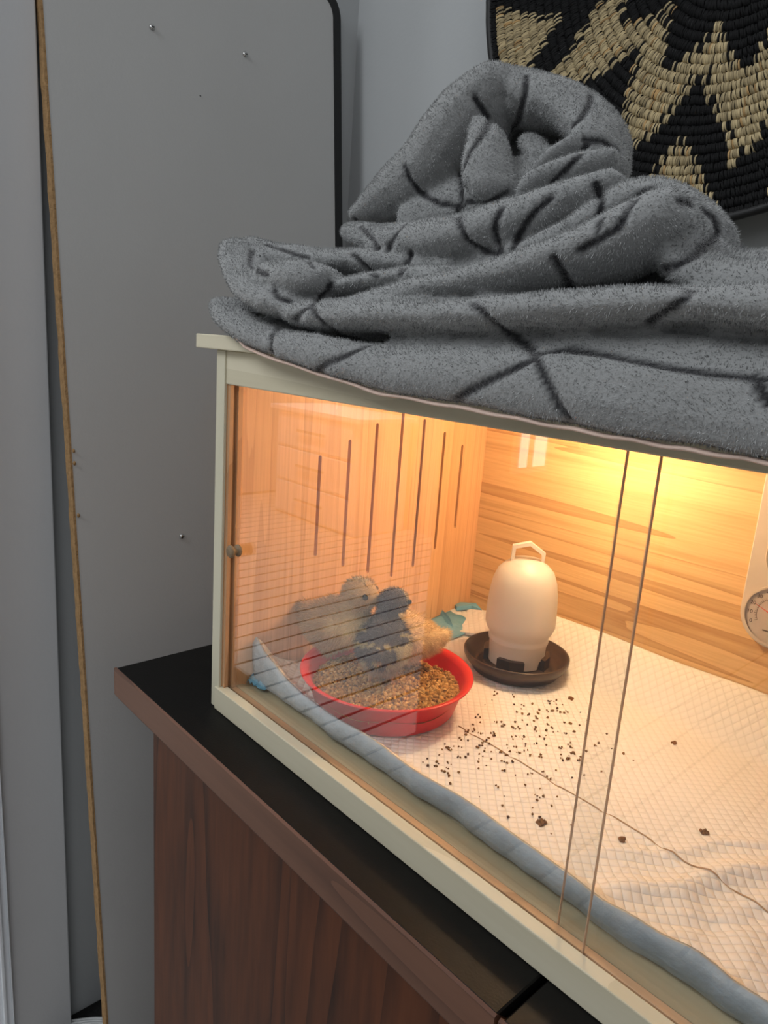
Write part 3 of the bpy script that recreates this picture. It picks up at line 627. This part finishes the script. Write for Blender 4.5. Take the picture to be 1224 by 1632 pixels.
def chick(name_label, base_pos, heading, headturn, scale, colfn, legz, pitch=0., nfur=17000, headup=0.):
    """built facing +X at the origin (feet level z=0), then turned by heading"""
    t = thing('chick', base_pos, name_label, 'chick')
    S = scale; HC = Vector((.024, 0, .078+headup))
    VF = [ell((0, 0, .045), (.030, .0225, .0225), yrot(-14-pitch)), ell((-.020, 0, .044), (.016, .014, .014)), ell((.012, 0, .050), (.021, .020, .022)),
          ell((.018, 0, .063+headup*.5), (.0135, .0135, .019), yrot(12)), ell(HC, (.0155, .0140, .0140)), ell(HC+Vector((.008, 0, -.002)), (.010, .0095, .0090)),
          ell((-.034, 0, .050), (.008, .007, .006), yrot(20)), ell((0, .0205, .046), (.019, .005, .011), yrot(-18)), ell((0, -.0205, .046), (.019, .005, .011), yrot(-18)),
          ell((.000, .011, .030), (.011, .008, .012)), ell((.000, -.011, .030), (.011, .008, .012))]
    me = remeshed('body', *join_vf(VF), .0022, 5)
    co = np.empty(len(me.vertices)*3, np.float32); me.vertices.foreach_get('co', co); co = co.reshape(-1, 3)
    TR = Matrix.Rotation(math.radians(headturn), 3, 'Z')
    def xf(p):      # head turn, then heading/scale
        p = np.atleast_2d(np.array(p, float)).copy(); w = np.clip((p[:, 2]-(.060+headup*.5))/.014, 0, 1)*(p[:, 0] > -.005); w = w*w*(3-2*w)
        a = np.radians(headturn)*w; cx = .018; x = p[:, 0]-cx; y = p[:, 1].copy(); p[:, 0] = cx+x*np.cos(a)-y*np.sin(a); p[:, 1] = x*np.sin(a)+y*np.cos(a)
        h = math.radians(heading); q = p.copy(); q[:, 0] = p[:, 0]*math.cos(h)-p[:, 1]*math.sin(h); q[:, 1] = p[:, 0]*math.sin(h)+p[:, 1]*math.cos(h)
        return q*S+np.array(base_pos)
    cols = colfn(co); wco = xf(co); me.vertices.foreach_set('co', wco.astype(np.float32).ravel()); me.update()
    a = me.color_attributes.new('col', 'FLOAT_COLOR', 'POINT'); c = np.ones((len(co), 4), np.float32); c[:, :3] = cols; a.data.foreach_set('color', c.ravel())
    body = link('body', me, M_down, t, True)
    # down: fine blades
    no = np.empty(len(co)*3, np.float32); me.vertices.foreach_get('normal', no); no = no.reshape(-1, 3)
    idv = rng.choice(len(co), nfur); b = wco[idv]+rng.normal(0, .0007*S, (nfur, 3)); nn = no[idv]; back = np.array([-math.cos(math.radians(heading)), -math.sin(math.radians(heading)), -.5])
    dr = nn+.55*back+rng.normal(0, .35, (nfur, 3)); dr /= np.linalg.norm(dr, axis=1)[:, None]
    hd_ = (co[idv][:, 2] > .070); L = np.where(hd_, .0028, .0046)*S*rng.uniform(.6, 1.3, nfur); L = L*np.where((np.linalg.norm(co[idv]-(np.array(HC)+[.013, 0, 0]), axis=1) < .009), .35, 1)
    sd = np.cross(dr, rng.normal(size=(nfur, 3))); sd /= np.linalg.norm(sd, axis=1)[:, None]; w = .00019*S
    V = np.stack([b-sd*w-nn*.0005, b+sd*w-nn*.0005, b+dr*L[:, None]], 1).reshape(-1, 3)
    cc = np.repeat(cols[idv]*rng.uniform(.8, 1.25, (nfur, 1)), 3, axis=0)
    f_ = np_mesh('down', V, np.arange(nfur*3).reshape(-1, 3), M_down, body, np.clip(cc, 0, 1)); f_['kind'] = 'stuff'
    # beak, eyes, legs
    bz = HC.z-.003; bx = HC.x+.0165
    V = [(bx-.002, .0042, bz), (bx-.002, -.0042, bz), (bx-.002, 0, bz+.0048), (bx+.0105, 0, bz-.0022), (bx-.002, 0, bz-.0040), (bx+.004, 0, bz+.0032)]
    mesh_obj('beak', [tuple(q) for q in xf(V)], [(0, 2, 5), (2, 1, 5), (0, 5, 3), (5, 1, 3), (0, 3, 4), (4, 3, 1), (0, 4, 1, 2)], M_beak, t)
    for s in (-1, 1):
        V, F = ell((HC.x+.0095, s*.0125, HC.z+.0022), (.0026, .0018, .0026), n=8); mesh_obj('eye', [tuple(q) for q in xf(V)], F, M_eye, t, True)
        hipz = .026; P = [(-.002, s*.010, hipz), (.000, s*.011, .020), (-.003, s*.011, .012), (.001, s*.011, .0025)]
        VF = [tubemesh(P, [(.0036, .0036), (.0028, .0028), (.0017, .0017), (.0016, .0016)], 8)]
        for an in (-32, 0, 32, 180):
            l_ = .012 if an != 180 else .006; c_, s_ = math.cos(math.radians(an)), math.sin(math.radians(an))
            VF.append(tubemesh([(.001, s*.011, .0025), (.001+c_*l_*.6, s*.011+s_*l_*.6, .0022), (.001+c_*l_, s*.011+s_*l_, .0010)], [(.0014, .0014), (.0012, .0012), (.0005, .0005)], 6))
        V, F = join_vf(VF); mesh_obj('leg', [tuple(q) for q in xf([tuple(v) for v in V])], F, M_leg, t, True)
    return t
def col_buff(co):
    c = np.tile([[.46, .31, .17]], (len(co), 1)); z = co[:, 2]; x = co[:, 0]
    k = np.clip((x-.004)/.02, 0, 1)*np.clip((.068-z)/.02, 0, 1); c = c*(1-k[:, None])+np.array([.86, .70, .40])*k[:, None]
    h = (z > .074) & (x < .030) & (np.abs(co[:, 1]) < .006); c[h] = [.36, .28, .17]; return c
def col_dark(co):
    c = np.tile([[.075, .068, .085]], (len(co), 1)); z, x, y = co[:, 2], co[:, 0], co[:, 1]
    n = np.sin(x*420+3)*np.cos(y*380)+np.sin(z*350+x*200); pt = (n > .9) & (z < .060); c[pt] = [.45, .38, .22]
    k = (np.abs(y) > .016) & (x < .01) & (z < .052) & (y < 0); c[k] = [.50, .42, .24]
    k = (x > .020) & (z < .074); c[k] = [.66, .54, .30]; k = (z < .032); c[k] = [.40, .31, .20]
    k = (x > .030) & (z > .074); c[k] = [.40, .33, .22]; return c
def col_yel(co):
    c = np.tile([[.78, .58, .32]], (len(co), 1)); c[co[:, 2] > .074] = [.72, .50, .26]; return c
FEEDZ = BC[2]+.0225
chick('pale buff chick at the left of the red bowl, head turned right', (.068, .118, FZ+.008), 14, 14, 1.32, col_buff, 0)
chick('dark grey speckled chick standing in the red bowl, seen from behind', (.146, .124, FEEDZ-.008), 128, -40, 1.13, col_dark, 0, 24, headup=.004)
chick('yellow chick half hidden behind the dark grey chick', (.136, .176, FEEDZ-.010), 215, -10, 1.10, col_yel, 0)

# ------------------------------------------------------------------ coiled basket plate on the wall
BCX, BCZ, BR, BY, BD = .260, .910, .336, .445, .050
M_coil = attr_mat('coiled_fibre', .8, 0, .25)
def pattern(r, th):
    """r, th arrays -> True where natural straw shows"""
    a = (th+101+16.36) % 32.727-16.36; nat = np.zeros(len(r), bool)
    half = np.clip((r-.112)/.062, 0, 1)*16.4; inner = (np.abs(a) < half)
    wl_ = np.interp(r, [.165, .20, .238, .266, .285], [0, 3, 6.5, 12, 16.4]); wr = np.interp(r, [.165, .20, .24, .275], [0, 6, 14.5, 16.4])
    blackw = (r > .165) & (a > -wl_) & (a < wr); tl = np.interp(r, [.229, .25, .28, .322], [0, 1.5, 4, 9]); tr_ = np.interp(r, [.229, .25, .28, .322], [0, 5.5, 10.5, 16.3])
    tri = (r > .229) & (a-1.5 > -tl) & (a-1.5 < tr_-1.5)
    nat = (inner & ~blackw) | tri
    # dark checks that follow the borders of the straw areas
    d1 = (half-np.abs(a))*r/57.3; d2 = np.where(a > 0, a-wr, -wl_-a)*r/57.3; chk = nat & ~tri & (((d1 > .005) & (d1 < .0085) & (r < .17)) | ((r > .165) & (d2 > .0055) & (d2 < .009)))
    d3 = np.minimum(a-1.5+tl, tr_-a)*r/57.3; chk2 = tri & (d3 > .0045) & (d3 < .0075)
    nat &= ~(chk | chk2); nat &= (r < BR-.010); return nat
bk = thing('coiled_plate', (BCX, BY+BD, BCZ), 'round coiled basket plate in black and straw star pattern on the back wall', 'basket')
pitch = .0110; nr = int(BR/pitch)
for i in range(nr):
    r0 = (i+.5)*pitch+ (BR-nr*pitch); w = .0024 if r0 > .1 else .004; ns = max(10, int(2*math.pi*r0/w)); th_ = (np.arange(ns)+rng.uniform(-.25, .25, ns))*360/ns
    nat = pattern(np.full(ns, r0)+rng.normal(0, .0022, ns), th_-180)
    black_rim = i >= nr-1
    if black_rim: nat[:] = False
    # profile across the coil, wrap bulging towards the room
    K = 5; ph = np.linspace(-.52*math.pi, .52*math.pi, K); aw = 360/ns; slant = .35*aw
    V = np.zeros((ns, 3, K, 3)); hgt = pitch*.46*rng.uniform(.80, 1.14, ns); rad_j = rng.normal(0, .0005, ns); slj = rng.uniform(.1, 1.1, ns)*aw*.8
    for c_ in range(3):
        f = (-.48, 0, .48)[c_]; bul = (.70, 1.0, .70)[c_]
        for k in range(K):
            rr = r0+rad_j+math.sin(ph[k])*pitch*.53; an = np.radians(th_-180+f*aw+slj*(math.sin(ph[k])))
            dep = BY+BD*(1-(rr/BR)**2)-hgt*math.cos(ph[k])*bul
            V[:, c_, k, 0] = BCX+rr*np.cos(an); V[:, c_, k, 1] = dep; V[:, c_, k, 2] = BCZ+rr*np.sin(an)
    F = []
    idx = np.arange(ns*3*K).reshape(ns, 3, K)
    Fa = np.stack([idx[:, :-1, :-1], idx[:, :-1, 1:], idx[:, 1:, 1:], idx[:, 1:, :-1]], -1).reshape(-1, 4)
    cb_ = np.where(nat[:, None], np.array([[.45, .36, .205]])*rng.uniform(.58, 1.20, (ns, 1))*np.array([1, 1, 1]), np.array([[.0045, .0045, .0048]]))
    redd = nat & (rng.random(ns) < .06); cb_[redd] *= [1.0, .80, .62]
    fleck = (~nat) & (rng.random(ns) < .012) & (not black_rim)
    cc = np.repeat(cb_, 3*K, axis=0)
    np_mesh('coil', V.reshape(-1, 3), Fa, M_coil, bk, cc, smooth=True)
# black core behind the stitches and bound rim
V, F = [], []
for i in range(24):
    rr = .001+(BR-.001)*i/23
    for k in range(120): a = 2*math.pi*k/120; V.append((BCX+rr*math.cos(a), BY+BD*(1-(rr/BR)**2)+.0012, BCZ+rr*math.sin(a)))
for i in range(23):
    for k in range(120): F.append((i*120+k, i*120+(k+1) % 120, (i+1)*120+(k+1) % 120, (i+1)*120+k))
o = mesh_obj('core_backing', V, F, M_blackedge, bk, True); so = o.modifiers.new('t', 'SOLIDIFY'); so.thickness = .003; so.offset = 1
V, F = [], []
for k in range(160):
    a = 2*math.pi*k/160
    for j in range(8):
        b = 2*math.pi*j/8; rr = BR-.001+.0052*math.cos(b)*(1+.05*math.sin(k*2.4)); V.append((BCX+rr*math.cos(a), BY+.0045*math.sin(b), BCZ+rr*math.sin(a)))
for k in range(160):
    for j in range(8): F.append((k*8+j, k*8+(j+1) % 8, ((k+1) % 160)*8+(j+1) % 8, ((k+1) % 160)*8+j))
o = mesh_obj('rim', V, F, M_blackedge, bk, True); o['label'] = 'black bound rim'

# ------------------------------------------------------------------ grey plush blanket
def fold(L, sub=5, n=14):
    """L: (u, v, y, radius in photo px, depth radius m)"""
    A = np.array([list(at(u, v, y))+[r/ppm(at(u, v, y)), rd] for u, v, y, r, rd in L]); Q = catmull(A, sub)
    P = [tuple(q[:3]) for q in Q]; Rr = [(max(q[3], .003), max(q[4], .003)) for q in Q]
    s0, s1 = P[0], P[-1]; t0 = Vector(P[1])-Vector(P[0]); t1 = Vector(P[-1])-Vector(P[-2]); t0.normalize(); t1.normalize()
    pre, pr_ = [], []
    for k, f in ((3, .45), (2, .75), (1, .93)): d = Rr[0][0]*(1-f*f)**.5; pre.append(tuple(Vector(s0)-t0*d)); pr_.append((Rr[0][0]*f, Rr[0][1]*f))
    pre.insert(0, tuple(Vector(s0)-t0*Rr[0][0])); pr_.insert(0, (Rr[0][0]*.1, Rr[0][1]*.1))
    post, po_ = [], []
    for f in (.93, .75, .45): d = Rr[-1][0]*(1-f*f)**.5; post.append(tuple(Vector(s1)+t1*d)); po_.append((Rr[-1][0]*f, Rr[-1][1]*f))
    post.append(tuple(Vector(s1)+t1*Rr[-1][0])); po_.append((Rr[-1][0]*.1, Rr[-1][1]*.1))
    return tubemesh(pre+P+post, pr_+Rr+po_, n)
def slab(L, th=.014):
    """hanging layer: rows of (u, v_top, v_bottom, y_front, y_back_top): sheet from the lid over the front edge down to its hem"""
    V = []; F = []; m_ = 0
    for (u, vt, vb, yf, yb) in L:
        top = at(u, vt, yf); bot = at(u, vb, yf); x, zt_, zb_ = top[0], top[2], bot[2]; xb = bot[0]
        prof = [(xb, yf+.004, zb_), (xb, yf-.006, zb_+.003), ((x+xb)/2, yf-.010, zb_+(zt_-zb_)*.35), (x, yf-.007, zt_-.008), (x, yf+.006, zt_), (x, yb, max(zt_, .425)), (x, yb, .4165), (x, .004, .4165), (x, -.010, .4155), (xb, yf+.010, zb_+.004)]
        m_ = len(prof); V += prof
    for i in range(len(L)-1):
        for k in range(m_): F.append((i*m_+k, i*m_+(k+1) % m_, (i+1)*m_+(k+1) % m_, (i+1)*m_+k))
    F += [tuple(range(m_-1, -1, -1)), tuple((len(L)-1)*m_+k for k in range(m_))]; return V, F
parts = [
 slab([(366, 500, 512, -.012, .20), (395, 510, 548, -.015, .28), (443, 530, 566, -.016, .32), (504, 542, 586, -.016, .34), (610, 548, 620, -.016, .35), (735, 553, 642, -.016, .35), (933, 560, 680, -.017, .35), (1068, 566, 704, -.018, .35), (1224, 575, 729, -.018, .35), (1500, 590, 775, -.018, .35)]),
 fold([(366, 490, .012, 16, .022), (378, 512, -.002, 20, .022), (420, 540, -.010, 20, .016), (500, 560, -.012, 26, .015), (620, 588, -.012, 34, .015), (760, 602, -.012, 44, .015), (900, 618, -.012, 54, .015), (1060, 642, -.012, 60, .015), (1224, 664, -.012, 64, .015), (1450, 690, -.012, 74, .015)]),
 fold([(660, 545, .022, 14, .026), (800, 550, .020, 18, .026), (950, 552, .018, 22, .026), (1100, 560, .016, 26, .026), (1224, 570, .014, 30, .026), (1450, 580, .014, 34, .026)]),
 # long roll above the drape
 fold([(492, 500, .012, 22, .030), (540, 503, .010, 25, .032), (640, 505, .008, 25, .034), (760, 504, .006, 26, .034), (880, 496, .004, 30, .034), (1000, 490, .004, 32, .034), (1100, 486, .004, 30, .034), (1224, 492, .004, 34, .034), (1450, 500, .004, 40, .034)]),
 # lump at the left end, its folded tip and the fold running away from it
 fold([(384, 400, .035, 17, .024), (392, 428, .022, 20, .028), (408, 455, .012, 22, .03), (440, 478, .006, 24, .03), (478, 488, .008, 22, .028)]),
 fold([(450, 442, .018, 26, .030), (488, 444, .018, 32, .034), (514, 448, .024, 26, .034)]),
 fold([(402, 402, .055, 22, .026), (450, 410, .070, 20, .03), (520, 418, .080, 19, .035), (600, 420, .090, 21, .04), (690, 424, .10, 19, .04), (760, 428, .10, 16, .04)]),
 fold([(545, 462, .045, 18, .026), (600, 452, .050, 16, .028), (665, 444, .060, 15, .03), (730, 440, .065, 13, .03)]),
 # broad diagonal fold rising to the right
 fold([(590, 486, .034, 16, .028), (700, 464, .034, 24, .034), (800, 448, .034, 30, .038), (900, 425, .036, 38, .042), (1000, 395, .042, 50, .046), (1070, 368, .05, 52, .046)]),
 fold([(1085, 390, .075, 44, .05), (1150, 448, .07, 38, .05), (1224, 462, .07, 42, .05), (1400, 470, .07, 50, .05)]),
 fold([(860, 408, .09, 20, .03), (920, 385, .095, 24, .034), (980, 352, .10, 34, .036), (1040, 325, .105, 32, .04), (1085, 330, .10, 30, .04), (1112, 352, .09, 28, .04)]),
 # middle roll
 fold([(578, 374, .15, 18, .026), (625, 386, .115, 26, .036), (700, 390, .10, 36, .045), (780, 380, .095, 42, .048), (850, 362, .10, 40, .045), (920, 334, .11, 36, .042), (980, 312, .12, 26, .04)]),
 # upper heap: broad hood and the flap hanging inside it
 fold([(590, 345, .18, 18, .03), (640, 312, .175, 38, .04), (690, 275, .175, 52, .045), (735, 225, .18, 56, .05), (775, 180, .19, 46, .05), (815, 158, .205, 40, .045), (860, 162, .215, 40, .045), (910, 176, .22, 38, .045), (950, 212, .215, 36, .04), (958, 250, .20, 30, .035)]),
 fold([(778, 205, .155, 14, .020), (782, 240, .140, 24, .026), (780, 280, .128, 34, .030), (788, 302, .125, 30, .028)]),
 fold([(968, 268, .175, 22, .028), (920, 282, .16, 26, .030), (875, 300, .145, 22, .03), (838, 320, .13, 16, .026)]),
 fold([(925, 232, .185, 13, .018), (885, 258, .17, 14, .018), (858, 282, .16, 12, .018)]),
 fold([(850, 232, .205, 16, .018), (868, 250, .195, 16, .018), (890, 246, .19, 12, .016)]),
 fold([(830, 200, .262, 50, .03), (880, 240, .262, 55, .03), (860, 300, .25, 55, .04)]),
 # filling below the heaps
 fold([(560, 470, .15, 40, .08), (760, 440, .17, 60, .10), (950, 440, .18, 66, .12), (1150, 462, .18, 56, .12), (1400, 475, .18, 60, .12)]),
 fold([(700, 360, .20, 50, .06), (820, 330, .21, 70, .06), (930, 340, .20, 60, .06), (1020, 360, .18, 60, .06)]),
 fold([(420, 500, .08, 30, .06), (600, 500, .12, 34, .09)], ),
]
V, F = join_vf(parts)
bm_ = remeshed('blanket', V, F, .0030, 4, ((.055, .0050), (.016, .0012)))
co = np.empty(len(bm_.vertices)*3, np.float32); bm_.vertices.foreach_get('co', co); co = co.reshape(-1, 3).astype(float)
# keep it out of the box, the lid and the plate
ins = (co[:, 2] < .4157) & (co[:, 1] > -.0105); co[ins, 2] = np.maximum(co[ins, 2], .4157)
lowf = (co[:, 1] > -.0125) & (co[:, 2] < .4157); co[lowf, 1] = -.0125
co[:, 1] = np.minimum(co[:, 1], .405)
bm_.vertices.foreach_set('co', co.astype(np.float32).ravel()); bm_.update()
tri = [tuple(p_.vertices) for p_ in bm_.polygons]; bvh = BVHTree.FromPolygons([tuple(v) for v in co], tri)
STROKES = [
 [(716, 645), (750, 622), (790, 600), (840, 575), (862, 560)], [(753, 480), (775, 505), (805, 530), (835, 545), (850, 560)], [(850, 560), (866, 600), (890, 650), (925, 690)],
 [(850, 560), (905, 556), (960, 562), (1050, 580), (1130, 592), (1224, 600)], [(504, 594), (520, 580), (570, 556), (623, 534)], [(434, 575), (430, 550), (432, 532), (445, 522)],
 [(494, 483), (502, 503), (520, 520), (545, 532)], [(470, 512), (480, 495), (500, 482), (522, 466), (528, 450)], [(1102, 456), (1090, 474), (1072, 492), (1035, 516)], [(882, 412), (896, 436), (910, 462)],
 [(839, 118), (836, 150), (826, 190), (812, 222)], [(944, 150), (938, 168), (926, 186), (910, 200)], [(757, 155), (768, 172), (782, 192), (768, 215), (747, 240), (734, 275), (735, 320)],
 [(644, 265), (652, 285), (667, 305), (700, 324), (737, 330)], [(935, 232), (920, 250), (902, 272), (877, 296)], [(932, 222), (962, 224), (988, 240)], [(742, 320), (777, 325), (812, 305)],
 [(729, 335), (732, 360), (745, 385), (770, 400), (800, 407)], [(799, 330), (790, 350), (789, 372), (797, 398)], [(877, 315), (858, 332), (840, 355), (825, 380), (812, 403)],
 [(949, 293), (957, 312), (956, 340), (952, 362)], [(1037, 295), (1015, 312), (1000, 330), (985, 362), (960, 378), (925, 400)], [(1085, 318), (1115, 325), (1142, 348), (1148, 370), (1107, 405), (1065, 428), (1020, 448)],
 [(561, 403), (575, 418), (586, 428), (600, 440)], [(655, 403), (648, 420), (637, 436)], [(566, 350), (582, 367), (602, 397)], [(648, 352), (630, 372), (617, 397)], [(402, 399), (398, 420), (410, 432), (425, 438)],
 [(435, 461), (443, 473), (463, 479)], [(1203, 596), (1212, 620), (1224, 640)], [(425, 388), (455, 398), (490, 412), (500, 425)], [(1190, 395), (1224, 392)]]
segs = []
for S_ in STROKES:
    last = None
    for k in range(len(S_)-1):
        for f in np.linspace(0, 1, 7)[:-1] if k < len(S_)-2 else np.linspace(0, 1, 7):
            u, v = S_[k][0]+(S_[k+1][0]-S_[k][0])*f, S_[k][1]+(S_[k+1][1]-S_[k][1])*f
            d = CR.T @ np.array([(u-612)/FPX, (v-816)/FPX, 1.]); h = bvh.ray_cast(Vector(CC), Vector(d))
            if h[0] is not None:
                h_ = np.array(h[0])
                if last is not None and np.linalg.norm(h_-last) < .03: segs.append((last, h_))
                last = h_
            else: last = None
A_ = np.array([s[0] for s in segs]); B_ = np.array([s[1] for s in segs])
def seg_dist(P):
    out = np.full(len(P), 1.)
    for a, b in zip(A_, B_):
        near = np.where((np.abs(P-(a+b)/2).max(1) < .022))[0]
        if len(near) == 0: continue
        Q = P[near]; ab = b-a; t = np.clip(((Q-a)@ab)/max(ab@ab, 1e-12), 0, 1); d = np.linalg.norm(Q-a-t[:, None]*ab, axis=1); out[near] = np.minimum(out[near], d)
    return out
sd_ = seg_dist(co)
nrmv = np.empty(len(co)*3, np.float32); bm_.vertices.foreach_get('normal', nrmv); nrmv = nrmv.reshape(-1, 3)
gro = np.exp(-(sd_/.0038)**2); co2 = co-nrmv*(gro*.0026)[:, None]
bm_.vertices.foreach_set('co', co2.astype(np.float32).ravel()); bm_.update()
GREY = np.array([.345, .352, .350]); DARK = np.array([.022, .022, .025])
def bcol(d): k = 1-sstep(.0017, .0042, d); return GREY[None]*(1-k[:, None])+DARK[None]*k[:, None]
cc = bcol(sd_)
a = bm_.color_attributes.new('col', 'FLOAT_COLOR', 'POINT'); c = np.ones((len(co), 4), np.float32); c[:, :3] = cc*.75; a.data.foreach_set('color', c.ravel())
M_plush = attr_mat('grey_plush', .95, .5, .1, bump=420)
bl = link('blanket', bm_, M_plush, None, True)
tag(bl, 'grey plush blanket with dark lines, heaped in folds on top of the wooden box', 'blanket')
# pile: short blades scattered over the faces
npoly = len(tri); quad = np.array([t if len(t) == 4 else (t[0], t[1], t[2], t[2]) for t in tri]); NB = 420000
cen_ = co2[quad].mean(1); ok = np.where((cen_[:, 0] < .60))[0]; fi = rng.choice(ok, NB); uv = rng.random((NB, 2)); q = co2[quad[fi]]
b = (q[:, 0]*(1-uv[:, :1])+q[:, 1]*uv[:, :1])*(1-uv[:, 1:])+(q[:, 3]*(1-uv[:, :1])+q[:, 2]*uv[:, :1])*uv[:, 1:]
nn = nrmv[quad[fi, 0]]; dd = sd_[quad[fi]].mean(1)
flow = np.stack([np.sin(b[:, 0]*55+b[:, 2]*40), np.zeros(NB), np.cos(b[:, 0]*47-b[:, 2]*60)-.5], 1)*.45
dr = nn+flow+rng.normal(0, .30, (NB, 3)); dr /= np.linalg.norm(dr, axis=1)[:, None]
L = rng.uniform(.0014, .0027, NB)*(1-.55*np.exp(-(dd/.0035)**2)); sd2 = np.cross(dr, rng.normal(size=(NB, 3))); sd2 /= np.linalg.norm(sd2, axis=1)[:, None]; w = .00034
V = np.stack([b-sd2*w-nn*.0006, b+sd2*w-nn*.0006, b+dr*L[:, None]], 1)
cell = np.floor(b/.0026).astype(np.int64); hs = ((cell[:, 0]*73856093) ^ (cell[:, 1]*19349663) ^ (cell[:, 2]*83492791)) % 997/997.; shade = (rng.uniform(.72, 1.35, NB)*(.66+.72*hs))[:, None]; cB = bcol(dd)*shade; cB = np.repeat(cB[:, None, :], 3, 1); cB[:, :2] *= .7
hid = (V[:, 2, 2] < .4157) & (V[:, 2, 1] > -.0105); V = V[~hid]; cB = cB[~hid]
pile = np_mesh('pile', V.reshape(-1, 3), np.arange(len(V)*3).reshape(-1, 3), M_plush, bl, np.clip(cB.reshape(-1, 3), 0, 1)); pile['kind'] = 'stuff'
# hem: pinkish binding along the hanging edge
M_hem = plain('hem_binding', (.62, .46, .38), .9, .1, 150, .6)
hp_ = []
for u in np.linspace(378, 1500, 140):
    best = None
    x = None
    v = np.interp(u, [366, 395, 443, 504, 610, 735, 933, 1068, 1224, 1500], [522, 556, 575, 595, 629, 651, 689, 713, 738, 785]); q = at(u, v-1, -.0165)
    hp_.append((q[0], -.0165+.0005*math.sin(u*.05), q[2]+.0004*math.sin(u*.07)))
hemo = mesh_obj('hem', *tubemesh(hp_, [(.0014, .0050)]*len(hp_), 8), M_hem, bl, True); hemo['label'] = 'pinkish hem binding'
